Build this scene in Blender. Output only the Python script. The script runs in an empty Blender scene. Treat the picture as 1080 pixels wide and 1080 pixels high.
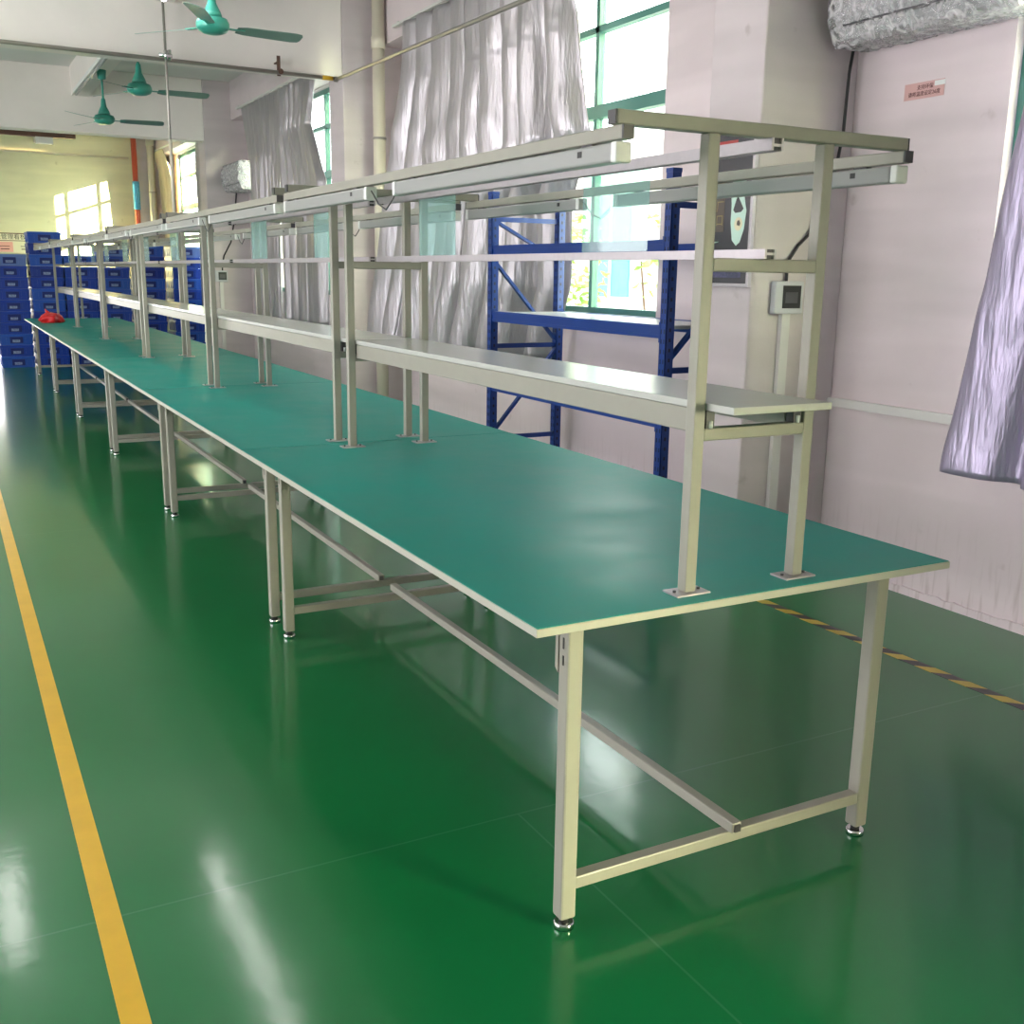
import bpy, bmesh, math, random
from mathutils import Vector, Matrix, noise
random.seed(7)
S = bpy.context.scene
COL = S.collection
PI = math.pi

# ------------------------------------------------------------------ materials
def nodes(m):
    m.use_nodes = True
    nt = m.node_tree
    return nt, nt.nodes, nt.links, nt.nodes['Principled BSDF']

def mat(name, col, rough=.5, metal=0, var=0, vscale=6, bump=0, bscale=40, spec=.5, coat=0, sheen=0, rvar=0, alpha=1):
    m = bpy.data.materials.new(name)
    nt, N, L, b = nodes(m)
    b.inputs['Base Color'].default_value = (*col, 1)
    b.inputs['Roughness'].default_value = rough
    b.inputs['Metallic'].default_value = metal
    b.inputs['Specular IOR Level'].default_value = spec
    b.inputs['Coat Weight'].default_value = coat
    b.inputs['Sheen Weight'].default_value = sheen
    tc = N.new('ShaderNodeTexCoord')
    if var or rvar:
        n = N.new('ShaderNodeTexNoise'); n.inputs['Scale'].default_value = vscale
        n.inputs['Detail'].default_value = 5; n.inputs['Roughness'].default_value = .6
        L.new(tc.outputs['Object'], n.inputs['Vector'])
        if var:
            r = N.new('ShaderNodeMapRange')
            r.inputs['From Min'].default_value = .3; r.inputs['From Max'].default_value = .7
            r.inputs['To Min'].default_value = 1 - var; r.inputs['To Max'].default_value = 1 + var
            L.new(n.outputs['Fac'], r.inputs['Value'])
            mx = N.new('ShaderNodeMix'); mx.data_type = 'RGBA'; mx.blend_type = 'MULTIPLY'
            mx.inputs['Factor'].default_value = 1
            mx.inputs['A'].default_value = (*col, 1)
            L.new(r.outputs['Result'], mx.inputs['B'])
            L.new(mx.outputs['Result'], b.inputs['Base Color'])
        if rvar:
            r = N.new('ShaderNodeMapRange')
            r.inputs['From Min'].default_value = .3; r.inputs['From Max'].default_value = .7
            r.inputs['To Min'].default_value = max(.02, rough - rvar); r.inputs['To Max'].default_value = rough + rvar
            L.new(n.outputs['Fac'], r.inputs['Value']); L.new(r.outputs['Result'], b.inputs['Roughness'])
    if bump:
        n2 = N.new('ShaderNodeTexNoise'); n2.inputs['Scale'].default_value = bscale; n2.inputs['Detail'].default_value = 4
        L.new(tc.outputs['Object'], n2.inputs['Vector'])
        bp = N.new('ShaderNodeBump'); bp.inputs['Strength'].default_value = bump; bp.inputs['Distance'].default_value = .01
        L.new(n2.outputs['Fac'], bp.inputs['Height']); L.new(bp.outputs['Normal'], b.inputs['Normal'])
    return m

def emis(name, col, strength):
    m = bpy.data.materials.new(name)
    nt, N, L, b = nodes(m)
    b.inputs['Base Color'].default_value = (*col, 1)
    b.inputs['Emission Color'].default_value = (*col, 1)
    b.inputs['Emission Strength'].default_value = strength
    return m

def thin_clear(name, tint, gloss=.12, rough=.03, bump=0, bscale=20, haze=0, hazecol=(.8, .85, .9)):
    m = bpy.data.materials.new(name)
    nt, N, L, b = nodes(m)
    N.remove(b)
    out = N['Material Output']
    t = N.new('ShaderNodeBsdfTransparent'); t.inputs['Color'].default_value = (*tint, 1)
    g = N.new('ShaderNodeBsdfGlossy'); g.inputs['Roughness'].default_value = rough
    fr = N.new('ShaderNodeLayerWeight'); fr.inputs['Blend'].default_value = .5
    pw = N.new('ShaderNodeMath'); pw.operation = 'POWER'; pw.inputs[1].default_value = 5
    L.new(fr.outputs['Facing'], pw.inputs[0])
    ad = N.new('ShaderNodeMath'); ad.operation = 'MULTIPLY_ADD'; ad.inputs[1].default_value = .8; ad.inputs[2].default_value = .02 + gloss; ad.use_clamp = True
    L.new(pw.outputs[0], ad.inputs[0])
    mx = N.new('ShaderNodeMixShader')
    L.new(ad.outputs[0], mx.inputs['Fac']); L.new(t.outputs[0], mx.inputs[1]); L.new(g.outputs[0], mx.inputs[2])
    last = mx
    if haze:
        tcz = N.new('ShaderNodeTexCoord'); nz = N.new('ShaderNodeTexNoise'); nz.inputs['Scale'].default_value = 16; nz.inputs['Detail'].default_value = 6; nz.inputs['Distortion'].default_value = 1.5
        L.new(tcz.outputs['Object'], nz.inputs['Vector'])
        mz = N.new('ShaderNodeMapRange'); mz.inputs['From Min'].default_value = .38; mz.inputs['From Max'].default_value = .68
        mz.inputs['To Min'].default_value = haze*(1 if not bump else .15); mz.inputs['To Max'].default_value = haze*(1 if not bump else 3.6)  # on bumped film, noise paints pale streak highlights into the haze
        L.new(nz.outputs['Fac'], mz.inputs['Value'])
        d = N.new('ShaderNodeBsdfDiffuse'); d.inputs['Color'].default_value = (*hazecol, 1)
        m2 = N.new('ShaderNodeMixShader'); m2.inputs['Fac'].default_value = haze
        L.new(mz.outputs[0], m2.inputs['Fac']); L.new(mx.outputs[0], m2.inputs[1]); L.new(d.outputs[0], m2.inputs[2]); last = m2
    if bump:
        tc = N.new('ShaderNodeTexCoord')
        n2 = N.new('ShaderNodeTexNoise'); n2.inputs['Scale'].default_value = bscale; n2.inputs['Detail'].default_value = 3
        L.new(tc.outputs['Object'], n2.inputs['Vector'])
        bp = N.new('ShaderNodeBump'); bp.inputs['Strength'].default_value = bump; bp.inputs['Distance'].default_value = .03
        L.new(n2.outputs['Fac'], bp.inputs['Height']); L.new(bp.outputs['Normal'], g.inputs['Normal'])
    L.new(last.outputs[0], out.inputs['Surface'])
    return m

def floor_mat():
    m = bpy.data.materials.new('green_epoxy_floor')
    nt, N, L, b = nodes(m)
    tc = N.new('ShaderNodeTexCoord')
    n = N.new('ShaderNodeTexNoise'); n.inputs['Scale'].default_value = .9; n.inputs['Detail'].default_value = 6
    L.new(tc.outputs['Object'], n.inputs['Vector'])
    cr = N.new('ShaderNodeValToRGB')
    cr.color_ramp.elements[0].position = .3; cr.color_ramp.elements[0].color = (*FLOOR_A, 1)
    cr.color_ramp.elements[1].position = .75; cr.color_ramp.elements[1].color = (*FLOOR_B, 1)
    L.new(n.outputs['Fac'], cr.inputs['Fac'])
    # thin cast joints and long scuffs in the coating
    bmp = N.new('ShaderNodeMapping'); bmp.inputs['Location'].default_value = (-.28, -.57, 0); L.new(tc.outputs['Object'], bmp.inputs['Vector'])
    br = N.new('ShaderNodeTexBrick'); br.inputs['Scale'].default_value = .25
    br.inputs['Mortar Size'].default_value = .0009; br.inputs['Mortar Smooth'].default_value = .4
    br.inputs['Brick Width'].default_value = 1.9; br.inputs['Row Height'].default_value = .9725
    L.new(bmp.outputs[0], br.inputs['Vector'])
    bm_ = N.new('ShaderNodeMath'); bm_.operation = 'MULTIPLY'; bm_.inputs[1].default_value = .14
    L.new(br.outputs['Fac'], bm_.inputs[0])
    mx = N.new('ShaderNodeMix'); mx.data_type = 'RGBA'
    mx.inputs['B'].default_value = (.22, .42, .3, 1)
    L.new(bm_.outputs[0], mx.inputs['Factor']); L.new(cr.outputs['Color'], mx.inputs['A'])
    L.new(mx.outputs['Result'], b.inputs['Base Color'])
    n2 = N.new('ShaderNodeTexNoise'); n2.inputs['Scale'].default_value = 3.5; n2.inputs['Detail'].default_value = 8
    L.new(tc.outputs['Object'], n2.inputs['Vector'])
    r = N.new('ShaderNodeMapRange'); r.inputs['To Min'].default_value = .08; r.inputs['To Max'].default_value = .17
    L.new(n2.outputs['Fac'], r.inputs['Value']); L.new(r.outputs[0], b.inputs['Coat Roughness'])
    b.inputs['Roughness'].default_value = .36; b.inputs['IOR'].default_value = 1.5; b.inputs['Specular IOR Level'].default_value = .2
    b.inputs['Coat Weight'].default_value = .62; b.inputs['Coat IOR'].default_value = 1.6
    n3 = N.new('ShaderNodeTexNoise'); n3.inputs['Scale'].default_value = 9; n3.inputs['Detail'].default_value = 6
    L.new(tc.outputs['Object'], n3.inputs['Vector'])
    bp = N.new('ShaderNodeBump'); bp.inputs['Strength'].default_value = .035; bp.inputs['Distance'].default_value = .02
    L.new(n3.outputs['Fac'], bp.inputs['Height']); L.new(bp.outputs['Normal'], b.inputs['Coat Normal'])
    return m

def wall_mat(name, col, low=None):
    """painted plaster: roller mottling, dark scuffs, damp streaks of dirt near the floor"""
    m = bpy.data.materials.new(name)
    nt, N, L, b = nodes(m)
    tc = N.new('ShaderNodeTexCoord')
    n = N.new('ShaderNodeTexNoise'); n.inputs['Scale'].default_value = 1.1; n.inputs['Detail'].default_value = 7
    n.inputs['Roughness'].default_value = .6
    L.new(tc.outputs['Object'], n.inputs['Vector'])
    r = N.new('ShaderNodeMapRange'); r.inputs['From Min'].default_value = .3; r.inputs['From Max'].default_value = .7
    r.inputs['To Min'].default_value = .93; r.inputs['To Max'].default_value = 1.04
    L.new(n.outputs['Fac'], r.inputs['Value'])
    mx = N.new('ShaderNodeMix'); mx.data_type = 'RGBA'; mx.blend_type = 'MULTIPLY'; mx.inputs['Factor'].default_value = 1
    mx.inputs['A'].default_value = (*col, 1)
    L.new(r.outputs[0], mx.inputs['B'])
    # trowelled bands in the plaster
    bmpp = N.new('ShaderNodeMapping'); bmpp.inputs['Scale'].default_value = (.35, .35, 2.6); L.new(tc.outputs['Object'], bmpp.inputs['Vector'])
    bn = N.new('ShaderNodeTexNoise'); bn.inputs['Scale'].default_value = 1.3; bn.inputs['Detail'].default_value = 3; L.new(bmpp.outputs[0], bn.inputs['Vector'])
    brr = N.new('ShaderNodeMapRange'); brr.inputs['From Min'].default_value = .42; brr.inputs['From Max'].default_value = .58
    brr.inputs['To Min'].default_value = .90; brr.inputs['To Max'].default_value = 1.03; L.new(bn.outputs['Fac'], brr.inputs['Value'])
    mxb = N.new('ShaderNodeMix'); mxb.data_type = 'RGBA'; mxb.blend_type = 'MULTIPLY'; mxb.inputs['Factor'].default_value = 1
    L.new(mx.outputs['Result'], mxb.inputs['A']); L.new(brr.outputs[0], mxb.inputs['B']); mx = mxb
    # scuffs
    v = N.new('ShaderNodeTexNoise'); v.inputs['Scale'].default_value = 7; v.inputs['Detail'].default_value = 3
    L.new(tc.outputs['Object'], v.inputs['Vector'])
    vr = N.new('ShaderNodeMapRange'); vr.inputs['From Min'].default_value = .70; vr.inputs['From Max'].default_value = .78
    vr.inputs['To Max'].default_value = .45
    L.new(v.outputs['Fac'], vr.inputs['Value'])
    # streaks low on the wall
    mp = N.new('ShaderNodeMapping'); mp.inputs['Scale'].default_value = (22, 22, 2.2)
    L.new(tc.outputs['Object'], mp.inputs['Vector'])
    st = N.new('ShaderNodeTexNoise'); st.inputs['Scale'].default_value = 1.6; st.inputs['Detail'].default_value = 6
    L.new(mp.outputs[0], st.inputs['Vector'])
    sr = N.new('ShaderNodeMapRange'); sr.inputs['From Min'].default_value = .53; sr.inputs['From Max'].default_value = .75
    L.new(st.outputs['Fac'], sr.inputs['Value'])
    sx = N.new('ShaderNodeSeparateXYZ'); L.new(tc.outputs['Object'], sx.inputs[0])
    zr = N.new('ShaderNodeMapRange'); zr.inputs['From Min'].default_value = .42; zr.inputs['From Max'].default_value = 0.0
    zr.inputs['To Max'].default_value = .8
    L.new(sx.outputs['Z'], zr.inputs['Value'])
    mu = N.new('ShaderNodeMath'); mu.operation = 'MULTIPLY'
    L.new(sr.outputs[0], mu.inputs[0]); L.new(zr.outputs[0], mu.inputs[1])
    ad = N.new('ShaderNodeMath'); ad.operation = 'MAXIMUM'
    L.new(mu.outputs[0], ad.inputs[0]); L.new(vr.outputs[0], ad.inputs[1])
    m2 = N.new('ShaderNodeMix'); m2.data_type = 'RGBA'
    m2.inputs['B'].default_value = (col[0] * .55, col[1] * .5, col[2] * .47, 1)
    L.new(ad.outputs[0], m2.inputs['Factor']); L.new(mx.outputs['Result'], m2.inputs['A'])
    L.new(m2.outputs['Result'], b.inputs['Base Color'])
    b.inputs['Roughness'].default_value = .55
    n3 = N.new('ShaderNodeTexNoise'); n3.inputs['Scale'].default_value = 5; n3.inputs['Detail'].default_value = 6
    L.new(tc.outputs['Object'], n3.inputs['Vector'])
    bp = N.new('ShaderNodeBump'); bp.inputs['Strength'].default_value = .25; bp.inputs['Distance'].default_value = .02
    L.new(n3.outputs['Fac'], bp.inputs['Height']); L.new(bp.outputs['Normal'], b.inputs['Normal'])
    return m

def hazard_mat():
    m = bpy.data.materials.new('hazard_tape')
    nt, N, L, b = nodes(m)
    tc = N.new('ShaderNodeTexCoord'); sx = N.new('ShaderNodeSeparateXYZ'); L.new(tc.outputs['Object'], sx.inputs[0])
    a = N.new('ShaderNodeMath'); a.operation = 'ADD'; L.new(sx.outputs['X'], a.inputs[0]); L.new(sx.outputs['Y'], a.inputs[1])
    d = N.new('ShaderNodeMath'); d.operation = 'MULTIPLY'; d.inputs[1].default_value = 1 / .155
    L.new(a.outputs[0], d.inputs[0])
    f = N.new('ShaderNodeMath'); f.operation = 'FRACT'; L.new(d.outputs[0], f.inputs[0])
    g = N.new('ShaderNodeMath'); g.operation = 'GREATER_THAN'; g.inputs[1].default_value = .5; L.new(f.outputs[0], g.inputs[0])
    mx = N.new('ShaderNodeMix'); mx.data_type = 'RGBA'
    mx.inputs['A'].default_value = (.55, .42, .06, 1); mx.inputs['B'].default_value = (.022, .022, .028, 1)
    L.new(g.outputs[0], mx.inputs['Factor']); L.new(mx.outputs['Result'], b.inputs['Base Color'])
    b.inputs['Roughness'].default_value = .35
    return m

def fabric_mat(name, col, trans, rough=.38, metal=.35):
    m = bpy.data.materials.new(name)
    nt, N, L, b = nodes(m)
    out = N['Material Output']
    b.inputs['Base Color'].default_value = (*col, 1); b.inputs['Roughness'].default_value = rough
    b.inputs['Metallic'].default_value = metal
    tc = N.new('ShaderNodeTexCoord')
    mp = N.new('ShaderNodeMapping'); mp.inputs['Scale'].default_value = (10, 10, 1.6); L.new(tc.outputs['Object'], mp.inputs['Vector'])
    n = N.new('ShaderNodeTexNoise'); n.inputs['Scale'].default_value = 2.2; n.inputs['Detail'].default_value = 5
    L.new(mp.outputs[0], n.inputs['Vector'])
    bp = N.new('ShaderNodeBump'); bp.inputs['Strength'].default_value = .55; bp.inputs['Distance'].default_value = .03
    L.new(n.outputs['Fac'], bp.inputs['Height']); L.new(bp.outputs['Normal'], b.inputs['Normal'])
    t = N.new('ShaderNodeBsdfTranslucent'); t.inputs['Color'].default_value = (*trans, 1)
    mx = N.new('ShaderNodeMixShader'); mx.inputs['Fac'].default_value = .12
    L.new(b.outputs[0], mx.inputs[1]); L.new(t.outputs[0], mx.inputs[2]); L.new(mx.outputs[0], out.inputs['Surface'])
    return m

TUBE = 36
FLOOR_A = (.001, .135, .034); FLOOR_B = (.003, .170, .050)
M = {}
M['floor'] = floor_mat()
M['wall'] = wall_mat('lilac_grey_plaster', (.66, .57, .585))
M['column'] = wall_mat('grey_plaster', (.57, .50, .515))
M['back'] = wall_mat('cream_plaster', (.66, .62, .42))
M['beam'] = mat('off_white_beam_paint', (.80, .74, .71), .6, var=.05, vscale=1.2)
M['ceil'] = mat('grey_white_ceiling_paint', (.70, .69, .68), .7, var=.04, vscale=1)
M['steel'] = mat('ivory_powder_coat', (.30, .29, .248), .36, var=.03, vscale=20, spec=.45)
M['edge'] = mat('ivory_edge_band', (.42, .41, .355), .4)
M['matgreen'] = mat('teal_bench_mat', (.011, .285, .24), .46, var=.10, vscale=3, rvar=.07, spec=.20)
M['under'] = mat('board_underside', (.32, .30, .27), .7)
M['board'] = mat('grey_white_laminate', (.48, .485, .46), .22, spec=.5)
M['alu'] = mat('brushed_aluminium', (.46, .43, .46), .38, metal=.6, var=.04, vscale=60)
M['chrome'] = mat('chrome', (.75, .75, .76), .12, metal=1)
M['black'] = mat('black_plastic', (.012, .012, .013), .45)
M['cap'] = mat('dark_grey_cap', (.045, .043, .05), .4)
M['white'] = mat('white_plastic', (.72, .73, .72), .35)
M['acbody'] = mat('grey_white_appliance', (.50, .50, .50), .35)
M['lamp'] = mat('milky_lamp_cover', (.30, .305, .30), .3)
M['sleeve'] = thin_clear('clear_plastic_sheet', (.76, .93, .89), gloss=.03, rough=.04, haze=.20, hazecol=(.50, .68, .70))
M['glass'] = thin_clear('window_glass', (.93, 1.0, .97), gloss=.0, rough=.01)
M['wrap'] = thin_clear('crumpled_plastic_wrap', (.9, .9, .92), gloss=.16, rough=.08, bump=1, bscale=48, haze=.20, hazecol=(.75, .72, .74))
M['blue'] = mat('blue_rack_paint', (.008, .042, .235), .3, spec=.45)
M['slot'] = mat('dark_slot', (.004, .008, .04), .6)
M['deck'] = mat('pale_rack_deck', (.50, .52, .53), .3)
M['green'] = mat('green_window_frame', (.06, .20, .165), .4)
M['teal'] = mat('teal_fan_enamel', (.045, .30, .235), .3, spec=.5)
M['blade'] = mat('grey_green_blade', (.16, .26, .23), .35)
M['curtain'] = fabric_mat('silver_curtain_fabric', (.47, .445, .475), (.6, .55, .4), .34, .5)
M['lilac'] = fabric_mat('lilac_silver_curtain_fabric', (.45, .40, .55), (.5, .4, .5), .34, .45)
M['beige'] = fabric_mat('beige_curtain_fabric', (.62, .52, .36), (.6, .5, .25), .6, 0)
M['pipe'] = mat('cream_pvc', (.62, .57, .46), .4)
M['galv'] = mat('galvanised_pipe', (.34, .32, .29), .35, metal=.7)
M['rust'] = mat('rusty_bracket', (.10, .045, .03), .6)
M['red'] = mat('red_pipe_paint', (.36, .055, .03), .45)
M['bluewrap'] = mat('blue_pipe_wrap', (.05, .24, .42), .4, var=.25, vscale=30)
M['crate'] = [mat('blue_crate_a', (.012, .05, .36), .35, spec=.5), mat('blue_crate_b', (.02, .09, .45), .35), mat('blue_crate_c', (.010, .035, .27), .35), mat('pale_blue_crate', (.11, .19, .50), .4)]
M['card'] = mat('crate_label_card', (.20, .26, .46), .6, var=.5, vscale=60)
M['cardframe'] = mat('crate_grip', (.006, .02, .16), .5)
M['redbag'] = mat('red_plastic_bag', (.72, .015, .02), .35, bump=.6, bscale=22)
M['yellow'] = mat('yellow_floor_paint', (.72, .43, .02), .3, var=.06, vscale=8)
M['hazard'] = hazard_mat()
M['ink'] = mat('dark_red_ink', (.075, .012, .015), .6)
M['inkblack'] = mat('black_ink', (.02, .018, .02), .6)
M['pink'] = mat('pink_sticker_paper', (.60, .36, .34), .45)
M['poster'] = mat('dark_poster_print', (.035, .034, .042), .25)
M['gold'] = mat('gold_print', (.30, .23, .10), .5)
M['brown'] = mat('brown_print', (.10, .075, .06), .4)
M['mint'] = mat('pale_mint_print', (.62, .82, .72), .5)
M['creamp'] = mat('cream_print', (.78, .72, .50), .5)
M['redp'] = mat('red_print', (.35, .03, .03), .5)
M['screen'] = mat('dark_grey_window', (.03, .032, .03), .15)
M['box'] = mat('pale_grey_box', (.50, .50, .53), .4)
M['trunk'] = mat('white_trunking', (.62, .60, .58), .45)
M['facade'] = mat('white_facade', (.85, .84, .80), .8)
M['shutter'] = mat('green_shutter', (.08, .42, .33), .5)
M['leaf'] = mat('yellow_green_leaf', (.22, .42, .05), .5, var=.4, vscale=3)
M['ground'] = mat('pale_concrete', (.65, .64, .60), .8, var=.1)
M['paper'] = mat('notice_paper', (.75, .68, .50), .6)
M['pinkpaper'] = mat('pink_notice_paper', (.75, .36, .32), .6)
M['diff'] = emis('added_lamp_diffuser', (1.0, .95, .93), 13)
M['tube'] = emis('lit_fluorescent_tube', (1.0, .95, .93), TUBE)

# ------------------------------------------------------------------ mesh helpers
class MB:
    """collects shapes into one mesh"""
    def __init__(s): s.bm = bmesh.new(); s.mi = 0
    def _faces(s, n0):
        s.bm.faces.ensure_lookup_table()
        for f in s.bm.faces[n0:]: f.material_index = s.mi
    def box(s, x0, x1, y0, y1, z0, z1, mi=None):
        if mi is not None: s.mi = mi
        n = len(s.bm.faces)
        v = [s.bm.verts.new(p) for p in ((x0,y0,z0),(x1,y0,z0),(x1,y1,z0),(x0,y1,z0),(x0,y0,z1),(x1,y0,z1),(x1,y1,z1),(x0,y1,z1))]
        for q in ((3,2,1,0),(4,5,6,7),(0,1,5,4),(1,2,6,5),(2,3,7,6),(3,0,4,7)): s.bm.faces.new([v[i] for i in q])
        s._faces(n); return s
    def bbox(s, x0, x1, y0, y1, z0, z1, r=.004, mi=None):
        """box with softened edges"""
        t = bmesh.new()
        v = [t.verts.new(p) for p in ((x0,y0,z0),(x1,y0,z0),(x1,y1,z0),(x0,y1,z0),(x0,y0,z1),(x1,y0,z1),(x1,y1,z1),(x0,y1,z1))]
        for q in ((3,2,1,0),(4,5,6,7),(0,1,5,4),(1,2,6,5),(2,3,7,6),(3,0,4,7)): t.faces.new([v[i] for i in q])
        bmesh.ops.bevel(t, geom=t.edges[:], offset=r, segments=2, affect='EDGES', profile=.5)
        return s.add(t, mi)
    def add(s, t, mi=None, mtx=None):
        if mi is not None: s.mi = mi
        n = len(s.bm.faces)
        if mtx is not None: t.transform(mtx)
        me = bpy.data.meshes.new('t'); t.to_mesh(me); t.free()
        s.bm.from_mesh(me); bpy.data.meshes.remove(me)
        s._faces(n); return s
    def tube(s, pts, r, seg=10, caps=True, mi=None):
        """round bar along a polyline; r a number or a list"""
        if mi is not None: s.mi = mi
        n = len(s.bm.faces)
        pts = [Vector(p) for p in pts]
        rs = r if isinstance(r, (list, tuple)) else [r] * len(pts)
        rings = []
        up = None
        for i, p in enumerate(pts):
            d = (pts[min(i+1, len(pts)-1)] - pts[max(i-1, 0)]).normalized()
            if up is None:
                up = d.orthogonal().normalized()
            else:
                up = (up - d * up.dot(d))
                up = up.normalized() if up.length > 1e-6 else d.orthogonal().normalized()
            b = d.cross(up)
            rings.append([s.bm.verts.new(p + (up * math.cos(2*PI*k/seg) + b * math.sin(2*PI*k/seg)) * rs[i]) for k in range(seg)])
        for a, c in zip(rings, rings[1:]):
            for k in range(seg):
                f = s.bm.faces.new((a[k], a[(k+1) % seg], c[(k+1) % seg], c[k])); f.smooth = True
        if caps:
            s.bm.faces.new(rings[0][::-1]); s.bm.faces.new(rings[-1])
        s._faces(n); return s
    def lathe(s, prof, c=(0,0,0), seg=24, mi=None):
        if mi is not None: s.mi = mi
        n = len(s.bm.faces)
        rings = [[s.bm.verts.new((c[0] + r*math.cos(2*PI*k/seg), c[1] + r*math.sin(2*PI*k/seg), c[2] + z)) for k in range(seg)] for r, z in prof]
        for a, b in zip(rings, rings[1:]):
            for k in range(seg):
                f = s.bm.faces.new((a[k], a[(k+1) % seg], b[(k+1) % seg], b[k])); f.smooth = True
        s.bm.faces.new(rings[0][::-1]); s.bm.faces.new(rings[-1])
        s._faces(n); return s
    def bar(s, a, b, w, h, mi=None, up=(0,0,1)):
        """rectangular bar from a to b"""
        if mi is not None: s.mi = mi
        n = len(s.bm.faces)
        a = Vector(a); b = Vector(b); d = (b-a).normalized(); u = Vector(up)
        sd = d.cross(u)
        if sd.length < 1e-5: sd = d.orthogonal()
        sd.normalize(); u = sd.cross(d).normalized()
        q = []
        for p in (a, b):
            q.append([s.bm.verts.new(p + sd*(i*w/2) + u*(j*h/2)) for i, j in ((-1,-1),(1,-1),(1,1),(-1,1))])
        for k in range(4): s.bm.faces.new((q[0][k], q[0][(k+1)%4], q[1][(k+1)%4], q[1][k]))
        s.bm.faces.new(q[0][::-1]); s.bm.faces.new(q[1])
        s._faces(n); return s
    def prism(s, pts2, ax, lo, hi, mi=None):
        """polygon extruded along axis ax ('x','y','z')"""
        if mi is not None: s.mi = mi
        n = len(s.bm.faces)
        def P(p, t): return {'x': (t, p[0], p[1]), 'y': (p[0], t, p[1]), 'z': (p[0], p[1], t)}[ax]
        a = [s.bm.verts.new(P(p, lo)) for p in pts2]; b = [s.bm.verts.new(P(p, hi)) for p in pts2]
        k = len(pts2)
        for i in range(k): s.bm.faces.new((a[i], a[(i+1)%k], b[(i+1)%k], b[i]))
        s.bm.faces.new(a[::-1]); s.bm.faces.new(b)
        s._faces(n); return s
    def build(s, name, mats, parent=None, loc=None):
        bmesh.ops.recalc_face_normals(s.bm, faces=s.bm.faces[:])
        me = bpy.data.meshes.new(name); s.bm.to_mesh(me); s.bm.free()
        for m in (mats if isinstance(mats, (list, tuple)) else [mats]): me.materials.append(m)
        o = bpy.data.objects.new(name, me); COL.objects.link(o)
        if parent is not None: o.parent = parent
        if loc: o.location = loc
        return o

def tag(o, label, cat, group=None, kind=None):
    o['label'] = label; o['category'] = cat
    if group: o['group'] = group
    if kind: o['kind'] = kind
    return o
def thing(name, label, cat, loc=(0,0,0), group=None, rz=0):
    o = bpy.data.objects.new(name, None); COL.objects.link(o); o.empty_display_size = .1
    o.location = loc; o.rotation_euler = (0, 0, rz)
    return tag(o, label, cat, group)
def struct(name, mb, mats, parent=None):
    o = mb.build(name, mats, parent)
    if parent is None: o['kind'] = 'structure'
    return o
def copy_tree(o, parent=None):
    c = o.copy(); COL.objects.link(c)
    if parent is not None: c.parent = parent
    for ch in list(o.children): copy_tree(ch, c)
    return c
def text_mesh(body, size, depth=.0006):
    """lettering as a mesh in the XY plane, centred"""
    cu = bpy.data.curves.new('lettering', 'FONT'); cu.body = body; cu.size = size; cu.extrude = depth
    cu.align_x = 'CENTER'; cu.align_y = 'CENTER'
    o = bpy.data.objects.new('lettering', cu); COL.objects.link(o)
    bpy.context.view_layer.update()
    me = bpy.data.meshes.new_from_object(o.evaluated_get(bpy.context.evaluated_depsgraph_get()))
    bpy.data.objects.remove(o); bpy.data.curves.remove(cu)
    t = bmesh.new(); t.from_mesh(me); bpy.data.meshes.remove(me)
    return t
# letters standing on a wall that faces -X / -Y
FACE_MX = Matrix(((0,0,-1,0),(-1,0,0,0),(0,1,0,0),(0,0,0,1)))
FACE_MY = Matrix(((1,0,0,0),(0,0,-1,0),(0,1,0,0),(0,0,0,1)))

# ------------------------------------------------------------------ the room
XW = 2.87                       # inner face of the right wall
COLY = (-8.92, -3.40, 2.12, 7.64, 13.15)
ZC = 3.86
LEFT, REAR, BACK = -6.5, -13.4, 19.05
struct('floor', MB().box(LEFT-.2, XW+.3, REAR-.2, BACK+.2, -.12, 0), M['floor'])
struct('ceiling', MB().box(LEFT-.2, XW+.3, REAR-.2, BACK+.2, ZC, ZC+.15), M['ceil'])
SILL, HEAD = 1.17, 3.36
ADDED_DOOR = (-7.35, -3.62, 1.75)     # unseen loading door added behind the photographer to let in low warm light
WIN = [(-12.94, -9.75), (-1.90, 1.29), (3.62, 6.81), (9.14, 12.33), (14.66, 17.85)]
w = MB()
ys = [REAR] + [v for ab in sorted(WIN + [ADDED_DOOR[:2]]) for v in ab] + [BACK]
w.box(XW, XW+.24, ADDED_DOOR[0], ADDED_DOOR[1], ADDED_DOOR[2], ZC)
for a, b in zip(ys[0::2], ys[1::2]): w.box(XW, XW+.24, a, b, 0, ZC)
for a, b in WIN:
    w.box(XW, XW+.24, a, b, 0, SILL); w.box(XW, XW+.24, a, b, HEAD, ZC)
struct('wall_right', w, M['wall'])
BD = (-2.3, .085, 1.25)          # roller door in the far wall, half raised, bright yard beyond
struct('wall_back', MB().box(LEFT, BD[0], BACK, BACK+.2, 0, ZC).box(BD[1], XW+.24, BACK, BACK+.2, 0, ZC).box(BD[0], BD[1], BACK, BACK+.2, BD[2], ZC), M['back'])
dr = struct('door_1', MB().box(BD[0]-.05, BD[0], BACK-.03, BACK, 0, BD[2]).box(BD[1], BD[1]+.05, BACK-.03, BACK, 0, BD[2]).box(BD[0]-.05, BD[1]+.05, BACK-.03, BACK, BD[2], BD[2]+.06), M['trunk'])
MB().box(BD[0], BD[1], BACK+.06, BACK+.09, BD[2]-.10, BD[2]).build('shutter_bar', M['trunk'], dr)
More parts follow.
